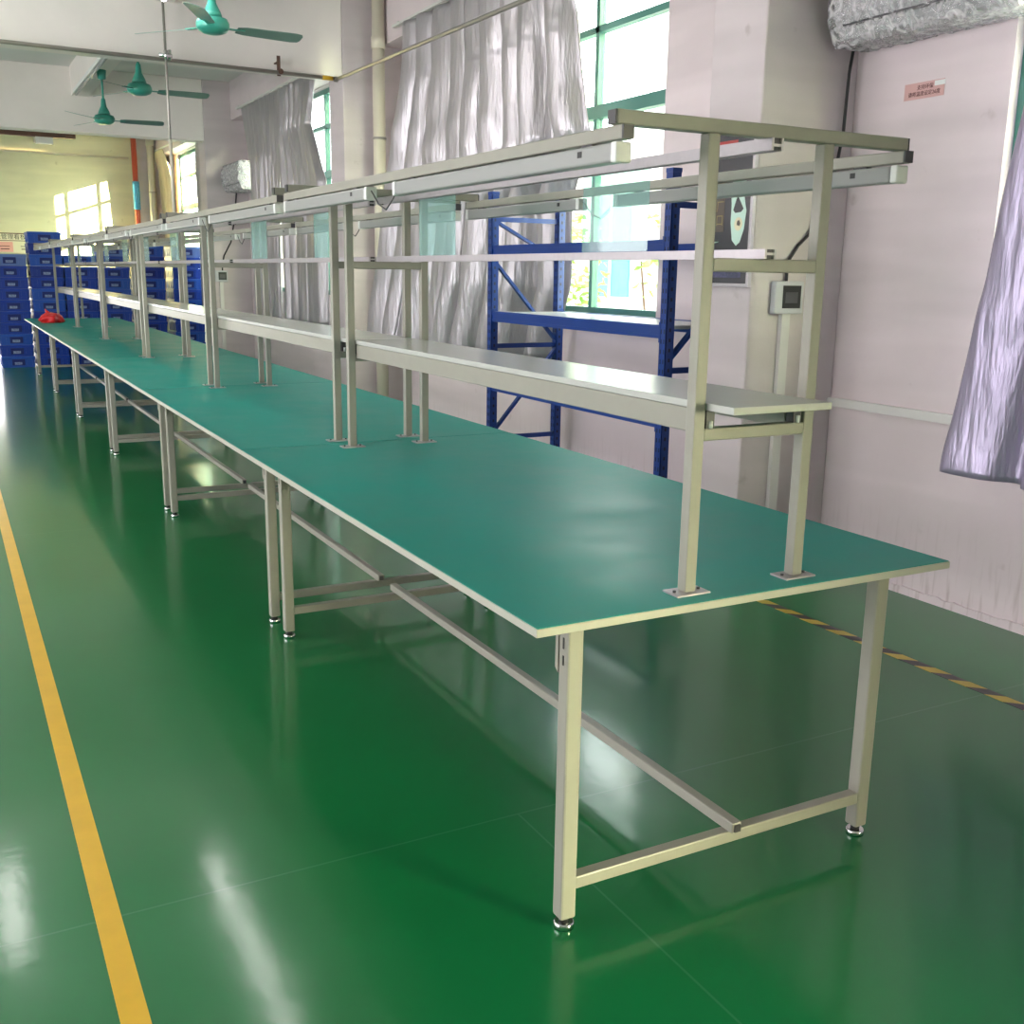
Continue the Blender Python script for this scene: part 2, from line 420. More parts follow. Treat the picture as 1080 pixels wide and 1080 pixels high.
# left wall and the wall behind the photographer; the left one has added openings
ADDED_LWIN = [(-.9, 5.9), (9.5, 12.0)]      # unseen openings added for light from the left; the first reaches the floor
w = MB(); ys = [REAR] + [v for ab in ADDED_LWIN for v in ab] + [BACK]
for a, b in zip(ys[0::2], ys[1::2]): w.box(LEFT-.2, LEFT, a, b, 0, ZC)
for a, b in ADDED_LWIN: w.box(LEFT-.2, LEFT, a, b, 0, 1.3 if a > 5 else .02); w.box(LEFT-.2, LEFT, a, b, 2.75, ZC)
struct('wall_left', w, M['wall'])
w = MB().box(LEFT-.2, XW+.24, REAR-.2, REAR, 0, ZC)
struct('wall_rear', w, M['wall'])
for i, y in enumerate(COLY + (18.68,)):
    struct('column', MB().bbox(2.31, XW, y, y+.37, 0, ZC, .008), M['column'])
for y in COLY: struct('ceiling_beam', MB().bbox(LEFT, 2.309, y, y+.26, 3.09, ZC, .008), M['beam'])
for a, b in zip(COLY, COLY[1:]): struct('secondary_beam', MB().box(.70, .90, a+.26, b, 3.52, ZC), M['beam'])
struct('secondary_beam', MB().box(.70, .90, COLY[4]+.26, BACK, 3.52, ZC), M['beam'])
for a, b in zip(COLY, COLY[1:] + (18.68,)): struct('lintel', MB().box(2.67, XW, a+.37, b, 3.38, ZC), M['wall'])
# rough plaster lip along the foot of the right wall
t = MB(); lip = [(-1, 0), (2.11, 0)]; rr = random.Random(3)
for i in range(150): lip.append((2.11 - i*3.11/150, .030 + .014*noise.noise(Vector((i*.21, 0, 0))) + .008*rr.random()))
t.prism(lip, 'x', XW-.013, XW)
struct('baseboard_right', t, M['wall'])

# windows: green aluminium frames, one pane object per light
for i, (a, b) in enumerate(WIN):
    f = MB(); X0, X1 = XW+.05, XW+.11
    f.box(X0, X1, a, a+.05, SILL, HEAD).box(X0, X1, b-.05, b, SILL, HEAD)
    f.box(X0, X1, a, b, SILL, SILL+.05).box(X0, X1, a, b, HEAD-.05, HEAD)
    fr = struct('window_%d' % (i+1), f, M['green'])
    f = MB()
    f.box(X0-.01, X1, a+.05, b-.05, 2.43, 2.51); f.build('transom', M['green'], fr)
    MB().box(X0, X1, a+.05, b-.05, 2.955, 2.995).build('transom', M['green'], fr)
    p = (b-a)/4
    for k in (1, 2, 3):
        y = a + p*k + .04
        MB().box(X0, X1-.01, y-.02, y+.02, SILL+.05, HEAD-.05).build('mullion', M['green'], fr)
    for k in range(4):
        for z0, z1 in ((SILL+.05, 2.43), (2.51, 2.955), (2.995, HEAD-.05)):
            MB().box(X0+.028, X0+.033, a+p*k+.02, a+p*(k+1)+.02, z0, z1).build('pane', M['glass'], fr)
    struct('trim_%d' % (i+1), MB().box(XW-.02, XW+.05, a, b, SILL-.03, SILL), M['wall'])

# ------------------------------------------------------------------ the benches
ML = 2.347
def make_bench():
    T = thing('workbench', 'x', 'workbench')
    top = MB().bbox(0, 1.187, 0, ML-.004, .7305, .7485, .002).build('tabletop', M['edge'], T)
    MB().box(.003, 1.184, .003, ML-.007, .7485, .75).build('bench_mat', M['matgreen'], top)
    MB().box(.03, 1.157, .03, ML-.03, .727, .7305).build('underside_panel', M['under'], top)
    s = .039
    for y in (.061, 2.200):
        for x in (.112, 1.010):
            lg = MB().bbox(x, x+s, y, y+s, .028, .727, .005).build('leg', M['steel'], T)
            c = (x+s/2, y+s/2, 0)
            MB().lathe([(.0235, 0), (.0235, .013), (.021, .016)], c, 20, 0).lathe([(.012, .016), (.012, .029)], c, 12, 1).build('levelling_foot', [M['chrome'], M['black']], lg)
            # angle bracket screwed under the top
            sy = 1 if y < 1 else -1
            y0 = y + s if sy > 0 else y
            br = MB().prism([(y0, .727), (y0 + sy*.10, .727), (y0 + sy*.10, .718), (y0 + sy*.012, .69), (y0 + sy*.012, .615), (y0, .605)], 'x', x-.001 if x < .5 else x+s-.003, x+.003 if x < .5 else x+s+.001, 0)
            br.prism([(y0, .727), (y0 + sy*.10, .727), (y0 + sy*.10, .721), (y0, .721)], 'x', x, x+s, 0)
            if x < .5: br.box(x-.0015, x-.0005, y+.016, y+.021, .665, .69, 1).box(x-.0015, x-.0005, y+.016, y+.021, .628, .65, 1)
            br.build('angle_bracket', [M['steel'], M['black']], lg)
        yb = y + (s-.03)/2
        MB().bbox(.150, 1.011, y+.003, y+.033, .097, .127, .003).build('crossbar', M['steel'], T)
    st = MB().bbox(.581, .609, .050, 2.262, .127, .155, .003).build('stretcher', M['steel'], T)
    for ya in (.046, 2.2615): MB().box(.586, .604, ya, ya+.0045, .132, .150).build('end_cap', M['cap'], st)
    # overhead frame
    q = .0296; zp = .754
    for y in (.0583, 2.231):
        for x in (.4074, .7186):
            po = MB().bbox(x, x+q, y, y+q, zp, 1.715, .003).build('post', M['steel'], T)
            MB().box(x-.03, x+q+.03, y-.014, y+q+.012, .75, zp, 0).lathe([(.004, zp), (.004, zp+.004)], (x-.018, y+q/2, 0), 8, 1).lathe([(.004, zp), (.004, zp+.004)], (x+q+.018, y+q/2, 0), 8, 1).build('foot_plate', [M['alu'], M['cap']], po)
        bm = MB().bbox(.1875, .9686, y, y+q, 1.715, 1.743, .003).build('top_beam', M['steel'], T)
        for xa in (.1835, .968): MB().box(xa, xa+.0045, y+.001, y+q-.001, 1.716, 1.742).build('end_cap', M['cap'], bm)
        MB().bbox(.436, .7196, y+.001, y+q-.001, 1.444, 1.472, .003).build('tie_bar', M['steel'], T)
        MB().bbox(.436, .7196, y+.001, y+q-.001, 1.089, 1.116, .003).build('shelf_bearer', M['steel'], T)
    # shelf
    sh = MB().bbox(.441, .714, -.028, 2.300, 1.155, 1.171, .002).build('shelf_board', M['board'], T)
    for xa in (.4405, .690): MB().bbox(xa, xa+.0255, .090, 2.231, 1.102, 1.1545, .003).build('shelf_rail', M['steel'], T)
    for y in (.062, 2.235):
        for xa in (.443, .690):
            MB().box(xa, xa+.022, y, y+.025, 1.116, 1.155, 0).lathe([(.005, 1.116), (.005, 1.132)], (xa+.011, y-.001, 0), 8, 1).build('shelf_hanger', [M['cap'], M['white']], T)
    # aluminium profiles that hold the sheets
    def profile(z0, z1, name):
        p = MB().prism([(.560,z0),(.5655,z0),(.5655,z0+.008),(.586,z0+.008),(.586,z0),(.5915,z0),(.5915,z1),(.586,z1),(.586,z0+.013),(.5655,z0+.013),(.5655,z1),(.560,z1)], 'y', .045, 2.305, 0)
        o = p.build(name, M['alu'], T)
        for ya in (.050, 2.295): MB().box(.5657, .5858, ya, ya+.005, z0, z1).build('end_cap', M['cap'], o)
    profile(1.472, 1.492, 'lower_profile'); profile(1.690, 1.715, 'upper_profile')
    # light rails and battens
    for xr in (.1885, .9405):
        r = MB().bbox(xr, xr+.027, .045, 2.290, 1.687, 1.714, .003).build('light_rail', M['steel'], T)
        for ye in (.040, 2.2895): MB().box(xr+.001, xr+.026, ye, ye+.005, 1.688, 1.713).build('end_cap', M['cap'], r)
        for ya, yb in ((.055, 1.20), (1.41, 2.285)):
            l = MB().bbox(xr-.004, xr+.031, ya+.02, yb-.02, 1.646, 1.683, .005).build('light_batten', M['lamp'], T)
            for ye in (ya, yb-.02): MB().bbox(xr-.005, xr+.032, ye, ye+.02, 1.645, 1.684, .004).build('end_cap', M['white'], l)
            MB().box(xr-.0052, xr-.0035, ya+.125, ya+.14, 1.663, 1.675).build('switch', M['black'], l)
            for ye in (ya+.1, yb-.14): MB().box(xr+.004, xr+.022, ye, ye+.04, 1.683, 1.688).build('clip', M['cap'], l)
        MB().tube([(xr+.013, 1.20, 1.672), (xr+.013, 1.235, 1.640), (xr+.013, 1.29, 1.612), (xr+.013, 1.35, 1.630), (xr+.013, 1.41, 1.672)], .0022, 6).build('power_lead', M['cap'], T)
    return T
BL = ['long ivory workbench with teal top nearest the camera, its whole end frame facing out',
      'second ivory workbench back from the near end, beside the blue rack',
      'third ivory workbench counting back from the near end',
      'fourth ivory workbench counting back, two before the one with the red bag',
      'fifth ivory workbench from the near end, just before the one with the red bag',
      'last ivory workbench at the far end carrying the red bag']
b0 = make_bench()
for k in range(6):
    b = b0 if k == 0 else copy_tree(b0)
    b.location = (0, ML*k, 0); b['label'] = BL[k]; b['group'] = 'workbenches butted in one long row'
# clear sheets hanging between the two profiles
ordn = ['nearest', 'second', 'third', 'fourth', 'fifth', 'sixth']
s0 = None
for k in range(6):
    for j, (ya, yb) in enumerate(((.49, .80), (1.605, 1.90))):
        if s0 is None:
            s0 = MB().bbox(.5645, .5661, 0, .305, 1.493, 1.688, .0006).build('plastic_sheet', M['sleeve']); s = s0
        else:
            s = s0.copy(); COL.objects.link(s)
        s.location = (.008, ML*k + ya, 0)
        if k == 0: lab = ('large clear plastic sheet in front of the window over the nearest bench' if j == 0 else 'clear plastic sheet at the far end of the nearest bench, before the curtain')
        else: lab = 'clear plastic sheet over the %s bench from the camera, %s end' % (ordn[k] if k < 5 else 'last', 'near' if j == 0 else 'far')
        tag(s, lab, 'plastic sheet', 'clear sheets hung over the benches')
# red bag on the far bench
t = bmesh.new(); bmesh.ops.create_icosphere(t, subdivisions=4, radius=1)
for v in t.verts:
    p = v.co.copy(); nz = noise.noise(p*1.7 + Vector((3,1,2)))*.28 + noise.noise(p*4.5)*.14
    p *= 1 + nz
    z = max(p.z, -.45)
    v.co = (p.x*.135*(1 - .25*max(z,0)), p.y*.16, (z+.45)*.092)
kn = bmesh.new(); bmesh.ops.create_cone(kn, cap_ends=True, segments=8, radius1=.03, radius2=.006, depth=.07)
kn.transform(Matrix.Translation((-.045, 0, .135)) @ Matrix.Rotation(-.5, 4, 'Y'))
r = MB().add(t); rb = r.build('plastic_bag', M['redbag'], None, (.235, 12.86, .7515))
for f in rb.data.polygons: f.use_smooth = True
tag(rb, 'crumpled red plastic bag on the far end of the last bench', 'bag')
kb = MB().add(kn).build('tied_neck', M['redbag'], rb)

# ------------------------------------------------------------------ blue storage rack
R = thing('storage_rack', 'blue steel boltless storage rack between the benches and the window', 'rack', (2.2, 2.6, 0))
def upright(x, y, name='upright'):
    m = MB().box(x, x+.050, y, y+.004, .01, 1.925, 0).box(x, x+.004, y, y+.055, .01, 1.925, 0).box(x, x+.050, y+.051, y+.055, .01, 1.925, 0)
    m.box(x-.012, x+.062, y-.012, y+.067, 0, .012, 0)
    z = .10
    while z < 1.88:
        m.box(x-.0006, x+.0002, y+.012, y+.020, z, z+.022, 1).box(x-.0006, x+.0002, y+.035, y+.043, z, z+.022, 1)
        m.box(x+.018, x+.030, y-.0006, y+.0002, z+.01, z+.028, 1); z += .05
    o = m.build(name, [M['blue'], M['slot']], R)
    MB().box(x-.002, x+.052, y-.002, y+.057, 1.925, 1.945).build('cap', M['blue'], o)
for y in (0, 1.92):
    for x in (0, .50): upright(x, y)
    for z in (1.775, .965, .35): MB().bar((.045, y+.028, z), (.505, y+.028, z), .02, .03).build('tie_bar', M['blue'], R)
    for (xa, za, xb, zb) in ((.045, 1.50, .505, 1.0), (.045, .40, .505, .93), (.045, 1.76, .505, 1.53)) if y else ((.045, 1.02, .505, 1.50), (.045, .93, .505, .40)):
        MB().bar((xa, y+.028, za), (xb, y+.028, zb), .018, .032, 0, (0,1,0)).build('brace', M['blue'], R)
for z0, z1 in ((1.545, 1.610), (1.125, 1.192), (.672, .735), (.12, .18)):
    for x in (.008, .512):
        m = MB().box(x, x+.036, .055, 1.92, z0, z1, 0).box(x-.004, x, .055, 1.92, z0+.004, z0+.018, 0).box(x-.004, x, .055, 1.92, z1-.024, z1-.008, 0)
        m.box(x-.010, x+.040, .045, .060, z0-.02, z1+.015, 0).box(x-.010, x+.040, 1.915, 1.93, z0-.02, z1+.015, 0)
        m.build('shelf_beam', M['blue'], R)
    if z0 in (1.125, .12): MB().box(.044, .512, .058, 1.917, z1-.022, z1-.004).build('shelf_deck', M['deck'], R)

# ------------------------------------------------------------------ curtains
def curtain(name, rows, pleats, amp, m, label, seed=0, group=None, nx=150, nz=46, loop=.6):
    """rows: (left, right) edge points from top to bottom; the cloth is pleated in depth between them"""
    rnd = random.Random(seed)
    ph = [rnd.random()*6.28 for _ in range(6)]
    t = bmesh.new(); G = []
    K = len(rows)-1
    for j in range(nz+1):
        u = j/nz*K; i = min(int(u), K-1); f = u-i; f = f*f*(3-2*f)*.5 + f*.5
        A = Vector(rows[i][0]).lerp(Vector(rows[i+1][0]), f); B = Vector(rows[i][1]).lerp(Vector(rows[i+1][1]), f)
        v = j/nz; row = []
        for k in range(nx+1):
            s = k/nx
            # pleats drift and merge on the way down
            sw = s + .010*math.sin(9*s + 1.2*v + ph[0]) + .007*math.sin(21*s - .9*v + ph[1])
            a = 2*PI*pleats*sw
            big = .62 + .38*math.sin(5.3*s + ph[2] + 1.2*v)
            sn = math.sin(a + .7*math.sin(a)); sn = math.copysign(abs(sn)**.75, sn)
            d = amp*((.55+.45*min(1, v*3)) * big * (sn + .28*math.sin(2*a + ph[3])) + .5*math.sin(2*PI*pleats*.37*s + ph[4])*v)
            d += amp*.22*noise.noise(Vector((s*14, v*9, seed*3.1)))
            p = A.lerp(B, s)
            p += Vector((-d, loop*amp*math.cos(a)*.8, 0))
            row.append(t.verts.new(p))
        G.append(row)
    for a, b in zip(G, G[1:]):
        for k in range(nx):
            f = t.faces.new((a[k], b[k], b[k+1], a[k+1])); f.smooth = True
    o = MB().add(t).build(name, m)
    md = o.modifiers.new('thickness', 'SOLIDIFY'); md.thickness = .0025; md.offset = 0
    return tag(o, label, 'curtain', group)
G_ = 'silver curtains along the window wall'
curtain('curtain', [((2.62,6.92,3.44),(2.62,4.40,3.44)), ((2.61,6.95,3.0),(2.66,4.36,3.05)), ((2.57,7.05,2.6),(2.70,4.33,2.6)), ((2.54,7.10,2.30),(2.73,4.29,2.33)),
        ((2.48,7.16,1.8),(2.77,4.55,1.95)), ((2.42,7.22,1.35),(2.77,4.54,1.35)), ((2.36,7.30,.84),(2.77,4.76,.84))], 9, .085, M['curtain'],
        'wide silver curtain gathered beside the bright window behind the blue rack', 3, G_)
curtain('curtain', [((2.62,12.40,3.43),(2.62,10.68,3.43)), ((2.62,12.06,2.75),(2.62,10.66,2.75)), ((2.62,11.97,2.0),(2.62,10.76,2.0)), ((2.62,12.03,.85),(2.62,10.8,.85))], 9, .04, M['curtain'],
        'far half of the silver curtain pair beside the wrapped air conditioner', 5, G_, 110)
curtain('curtain', [((2.62,10.64,3.43),(2.62,9.34,3.43)), ((2.62,10.60,2.95),(2.62,9.60,2.95)), ((2.62,10.57,2.4),(2.62,9.16,2.35)), ((2.62,10.55,.85),(2.62,9.22,.85))], 7, .04, M['curtain'],
        'near half of the silver curtain pair with a bright gap at its left', 8, G_, 90)
curtain('curtain', [((2.62,.84,3.43),(2.62,-1.85,3.43)), ((2.62,1.0,2.15),(2.62,-1.85,2.15)), ((2.62,1.11,1.35),(2.62,-1.85,1.35)), ((2.62,1.22,.66),(2.62,-1.85,.64))], 9, .05, M['lilac'],
        'lilac silver curtain at the right edge of the picture', 11, G_, 140)
curtain('curtain', [((2.61,18.50,3.43),(2.61,17.80,3.43)), ((2.68,18.52,3.1),(2.70,17.70,3.1)), ((2.74,18.52,2.1),(2.74,17.70,2.1)), ((2.74,18.52,.8),(2.74,17.70,.8))], 7, .04, M['beige'],
        'beige curtain in the far corner beside the far window', 13, G_, 70)
curtain('curtain', [((2.62,15.10,3.43),(2.62,14.45,3.43)), ((2.62,15.14,2.95),(2.62,14.45,2.9)), ((2.62,15.05,2.5),(2.62,14.45,2.2)), ((2.62,15.05,.8),(2.62,14.45,.8))], 9, .04, M['curtain'],
        'silver curtain edge showing past the far column, at the right of the far window', 17, G_, 80)
RL = ['white curtain rail above the wide silver curtain', 'curtain rail above the silver curtain pair', 'curtain rail above the lilac silver curtain', 'curtain rail above the beige curtain']
for (ya, yb), lab in zip(((4.3, 7.2), (9.2, 12.6), (-2.0, 1.25), (15, 18.4)), RL):
    o = MB().box(2.60, 2.635, ya, yb, 3.445, 3.465).box(2.60, 2.67, ya+.1, ya+.13, 3.465, 3.475).box(2.60, 2.67, yb-.13, yb-.1, 3.465, 3.475).build('curtain_rail', M['trunk'])
    tag(o, lab, 'curtain rail', 'curtain rails')

# ------------------------------------------------------------------ air conditioners in plastic wrap
def aircon(y0, y1, x0, z0, z1, label, seed):
    A = thing('air_conditioner', label, 'air conditioner', (XW, (y0+y1)/2, z0), 'wall air conditioners in plastic')
    yc = (y0+y1)/2; xo = x0 - XW + .02
    pr = [(xo+.05, .012), (0, .0), (0, z1-z0), (xo+.02, z1-z0), (xo, z1-z0-.05), (xo, .10)]
    MB().prism(pr, 'y', y0-yc+.02, y1-yc-.02).build('body', M['acbody'], A)
    MB().box(xo-.003, xo+.05, y0-yc+.08, y1-yc-.08, .055, .063).build('outlet_slot', M['cap'], A)
    t = bmesh.new()
    nx, nz = 110, 64
    # film wrapped round the case in a loose crumpled loop
    loop = [(.004, -.005), (xo+.04, -.012), (xo-.012, .09), (xo-.014, z1-z0-.05), (xo+.01, z1-z0+.012), (.004, z1-z0+.012)]
    L = [0]
    for a, b in zip(loop, loop[1:]): L.append(L[-1] + math.dist(a, b))
    G = []
    for i in range(nx+1):
        y = y0 - yc + (y1-y0)*i/nx; row = []
        for j in range(nz+1):
            d = L[-1]*j/nz; k = 0
            while k < len(L)-2 and d > L[k+1]: k += 1
            f = (d-L[k])/(L[k+1]-L[k]); px = loop[k][0]*(1-f)+loop[k+1][0]*f; pz = loop[k][1]*(1-f)+loop[k+1][1]*f
            n1 = (.5 - abs(noise.noise(Vector((y*9, d*15, seed)))))*.018 + (.5 - abs(noise.noise(Vector((y*26, d*34, seed+7)))))*.012 - .006
            e = abs(n1) + .003
            if 0 < j < nz:
                px -= e*(.9 if 1 <= k <= 3 else .2); pz += (-e if k == 0 else e if k >= 4 else 0)
            row.append(t.verts.new((min(px, .0), y, pz)))
        G.append(row)
    for a, b in zip(G, G[1:]):
        for j in range(nz): t.faces.new((a[j], a[j+1], b[j+1], b[j]))
    for row in (G[0], G[-1]): t.faces.new(row)
    MB().add(t).build('plastic_wrap', M['wrap'], A)
aircon(1.13, 2.06, 2.60, 2.455, 2.79, 'plastic-wrapped white air conditioner at the top right above the pink sticker', 1)
aircon(12.22, 13.10, 2.50, 2.46, 2.77, 'plastic-wrapped air conditioner on the far wall beside the silver curtain pair', 5)

# cables, boxes, trunking on the columns
o = MB().tube([(2.80,2.085,2.47),(2.792,2.095,2.35),(2.79,2.10,2.1),(2.77,2.105,1.95),(2.72,2.108,1.80),(2.63,2.108,1.63),(2.57,2.108,1.58),(2.525,2.108,1.52),(2.513,2.108,1.46),(2.512,2.106,1.40)], .0075, 8).build('power_cable', M['black'])
tag(o, 'black cable running from the near air conditioner down to the grey box', 'cable', 'air conditioner cables')
o = MB().tube([(2.70,13.12,2.47),(2.66,13.135,2.1),(2.60,13.14,1.8),(2.50,13.14,1.62),(2.47,13.138,1.5),(2.465,13.13,1.405)], .0095, 8).build('power_cable', M['black'])
tag(o, 'black cable running down from the far air conditioner', 'cable', 'air conditioner cables')
def swbox(x, y, z, label):
    B = thing('switch_box', label, 'switch box', (x, y, z), 'grey switch boxes on columns')
    MB().bbox(-.080, .092, -.036, 0, 0, .150, .006).build('case', M['box'], B)
    w_ = MB().box(-.035, .074, -.0385, -.034, .026, .130).build('window', M['screen'], B)
    MB().box(-.02, .055, -.0395, -.0380, .05, .10, 0).build('breaker', M['cap'], w_)
    MB().box(-.02, .03, -.024, 0, -1.26, 0).build('trunking', M['trunk'], B)
swbox(2.512, 2.12, 1.268, 'grey switch box with dark window on the near column')
swbox(2.44, 13.15, 1.268, 'grey switch box with dark window on the far column')
t = thing('cable_trunking', 'white cable trunking running along the right wall at bench height', 'cable trunking', (XW, 0, .82))
MB().bbox(-.028, 0, -3, 2.118, 0, .042, .003).build('channel', M['trunk'], t)
MB().box(-.030, -.028, -3, 2.118, .006, .036).build('cover_strip', M['trunk'], t)

# sticker
st = thing('wall_sticker', 'pink paper sticker with two lines of Chinese text on the right wall', 'sticker', (XW-.001, 1.722, 2.236), None)
SR = Matrix.Rotation(math.radians(-3), 4, 'X')
MB().box(-.0015, 0, -.107, .107, -.034, .034).build('paper', M['pink'], st)
l = MB().add(text_mesh('支持环保', .022), 0, Matrix.Translation((-.0018, -.005, .012)) @ FACE_MX)
l.add(text_mesh('请将温度设定26度', .0215), 0, Matrix.Translation((-.0018, -.002, -.014)) @ FACE_MX)
l.build('lettering', M['ink'], st)
MB().box(-.0022, -.0016, -.112, -.055, .010, .030).build('tape', M['white'], st)

# poster on the column face (faces -X)
P = thing('framed_poster', 'dark framed poster with gold lettering and pale figure on the near column', 'poster', (2.31, 2.30, 1.40))
W2, H2 = .17, .68
MB().box(-.012, 0, -W2, W2, 0, H2).build('print', M['poster'], P)
f = MB()
f.bbox(-.02, 0, -W2-.012, -W2+.004, -.012, H2+.012, .002).bbox(-.02, 0, W2-.004, W2+.012, -.012, H2+.012, .002)
f.bbox(-.02, 0, -W2, W2, -.012, .004, .002).bbox(-.02, 0, -W2, W2, H2-.004, H2+.012, .002)
f.build('frame', M['alu'], P)
# red title strip, brown panel, gold glyph columns
MB().box(-.0130, -.012, -.05, W2-.02, H2-.075, H2-.035).build('title_strip', M['redp'], P)
MB().box(-.0130, -.012, .02, .13, .24, .50).build('text_panel', M['brown'], P)
l = MB()
for i, ch in enumerate('人欠厂口'): l.add(text_mesh(ch, .058), 0, Matrix.Translation((-.0135, .108, .475 - i*.062)) @ FACE_MX)
for i, ch in enumerate('品匕厂口'): l.add(text_mesh(ch, .058), 0, Matrix.Translation((-.0135, .052, .475 - i*.062)) @ FACE_MX)
l.build('lettering', M['gold'], P)
def blob(pts, y, z, sc): return [(y + a*sc, z + b*sc) for a, b in pts]
fig = [(-.055,.50),(-.10,.505),(-.125,.47),(-.115,.40),(-.135,.33),(-.125,.25),(-.10,.19),(-.075,.175),(-.045,.20),(-.03,.28),(-.03,.36),(-.02,.44)]
MB().prism([(y, z) for y, z in fig], 'x', -.0135, -.012).build('figure', M['mint'], P)
MB().prism([(-.045,.335),(-.065,.385),(-.08,.388),(-.115,.34),(-.10,.325),(-.06,.322)], 'x', -.0145, -.0134).prism([(-.07,.38),(-.06,.43),(-.075,.43),(-.08,.385)], 'x', -.0145, -.0134).build('dark_patch', M['poster'], P)
c = [(-.085+.028*math.cos(k*PI/8), .272+.03*math.sin(k*PI/8)) for k in range(16)]
MB().prism(c, 'x', -.0143, -.0134).build('ring', M['creamp'], P)
MB().prism([(-.095,.262),(-.075,.268),(-.078,.285),(-.09,.29),(-.1,.275)], 'x', -.0150, -.0142).build('dark_patch', M['brown'], P)
MB().tube([(-.0135,.14,.235),(-.0135,.115,.205),(-.0135,.08,.192),(-.0135,.05,.195)], .003, 6).build('scroll_line', M['mint'], P)
MB().box(-.0130, -.012, -.12, .12, .03, .10).build('caption_panel', mat('dark_blue_print', (.06,.06,.13), .4, var=.6, vscale=60), P)

# ------------------------------------------------------------------ pipes and drops
def pipe_v(x, y, z0, z1, r, m, label, clamps, group=None, couplings=()):
    T = thing('drain_pipe', label, 'pipe', (x, y, z0), group)
    MB().tube([(0,0,0), (0,0,z1-z0)], r, 20).build('pipe', m, T)
    c = MB()
    for z in couplings: c.tube([(0,0,z-z0), (0,0,z-z0+.10)], r*1.12, 20)
    if couplings: c.build('coupling', m, T)
    for z in clamps:
        MB().tube([(0,0,z-z0), (0,0,z-z0+.018)], r*1.13, 20).box(-.012, .012, r*.9, .117, z-z0, z-z0+.018).build('clamp', M['galv'], T)
pipe_v(2.60, 7.52, 0, ZC, .055, M['pipe'], 'cream drain pipe standing against the middle column', (2.58,), 'cream drain pipes', (3.33,))
pipe_v(2.55, 18.56, 0, ZC, .062, M['pipe'], 'cream drain pipe in the far corner beside the red pipe', (2.75,), 'cream drain pipes', (3.55,))
T = thing('fire_pipe', 'red vertical pipe with blue wrapping in the far corner', 'pipe', (2.27, 18.55, 0))
MB().tube([(0,0,0), (0,0,ZC)], .047, 18).build('pipe', M['red'], T)
MB().tube([(0,0,2.45), (0,0,2.93)], .062, 18).build('wrapping', M['bluewrap'], T)
T = thing('hung_pipe', 'grey steel pipe hung level across the hall below the ceiling beam', 'pipe', (0, 7.50, 3.08), 'hung grey pipes')
MB().tube([(LEFT,0,.04), (2.2,0,-.035)], .016, 12).build('pipe', M['galv'], T)
MB().bar((1.715,.045,.11), (1.715,.045,-.05), .03, .006, 0, (0,1,0)).bar((1.715,.045,.06), (1.715,.136,.06), .03, .008).tube([(1.715,-.022,-.022),(1.715,.04,-.022)], .022, 10).build('wall_bracket', M['rust'], T)
MB().tube([(2.08,0,-.034),(2.17,0,-.0345)], .0175, 12).build('tape_band', M['yellow'], T)
T = thing('hung_pipe', 'grey steel pipe running along the windows in front of the wide curtain', 'pipe', (2.2, 0, 0), 'hung grey pipes')
MB().tube([(0,7.50,3.04), (0,4.1,2.995), (0,-3.4,2.93)], .015, 12).build('pipe', M['galv'], T)
MB().lathe([(.02,3.02),(.02,3.062)], (0,7.5,0), 12).build('elbow', M['galv'], T)
T = thing('drop_pole', 'thin grey pole dropping from the ceiling to above the benches', 'pole', (.78, 7.5, 0))
MB().tube([(0,-.035,1.80), (0,-.035,ZC)], .0105, 10).build('rod', M['galv'], T)
MB().tube([(-.05,-.035,3.085),(.05,-.035,3.085)], .016, 8).tube([(0,-.05,3.05),(0,-.05,3.12)], .016, 8).tube([(.035,-.02,3.05),(.035,-.02,3.13)], .013, 8).build('clamp', M['chrome'], T)
MB().tube([(0,-.035,1.80), (0,-.035,2.42)], .0145, 10).lathe([(.0145,2.42),(.004,2.5)], (0,-.035,0), 10).build('sheath', M['pipe'], T)

# ------------------------------------------------------------------ ceiling fans
def fan(x, y, ang, label):
    F = thing('ceiling_fan', label, 'ceiling fan', (x, y, 3.52), 'teal ceiling fans')
    z = -.52
    MB().tube([(0,0,z+.2), (0,0,0)], .012, 10).build('rod', M['teal'], F)
    MB().lathe([(.012,-.10),(.042,-.09),(.05,-.01),(.05,0)], (0,0,0), 20).build('ceiling_cup', M['teal'], F)
    MB().lathe([(.014,.235),(.022,.22),(.03,.15),(.055,.10),(.065,.065)], (0,0,z), 24).build('motor_cup', M['teal'], F)
    MB().lathe([(.05,.066),(.095,.055),(.108,.03),(.108,.0),(.095,-.02),(.06,-.036),(.02,-.04)], (0,0,z), 28).build('motor', M['teal'], F)
    for a in ang:
        t = bmesh.new(); v = []
        for k, (r_, w_) in enumerate(((.16,.040),(.22,.056),(.40,.062),(.56,.066),(.605,.056),(.618,.03))):
            row = []
            for e in (-1, 1):
                for h in (-.0015, .0015):
                    row.append(t.verts.new((r_, e*w_, -e*w_*.24 + h)))
            v.append(row)
        for p, q in zip(v, v[1:]):
            for i, j in ((0,1),(1,3),(3,2),(2,0)): t.faces.new((p[i], p[j], q[j], q[i]))
        t.faces.new([v[0][i] for i in (0,2,3,1)]); t.faces.new([v[-1][i] for i in (0,1,3,2)])
        mt = Matrix.Translation((0,0,z+.005)) @ Matrix.Rotation(math.radians(a), 4, 'Z')
        bl = MB().add(t, 0, mt).build('blade', M['blade'], F)
        t = bmesh.new(); bmesh.ops.create_cube(t, size=1); t.transform(mt @ Matrix.Translation((.15,0,0)) @ Matrix.Diagonal((.13,.035,.006,1)))
        MB().add(t).build('blade_arm', M['teal'], bl)
fan(.79, 5.87, (4, 130, 246), 'nearest teal ceiling fan at the top of the picture')
fan(.79, 8.80, (0, 118, 222), 'middle teal ceiling fan just beyond the ceiling beam')
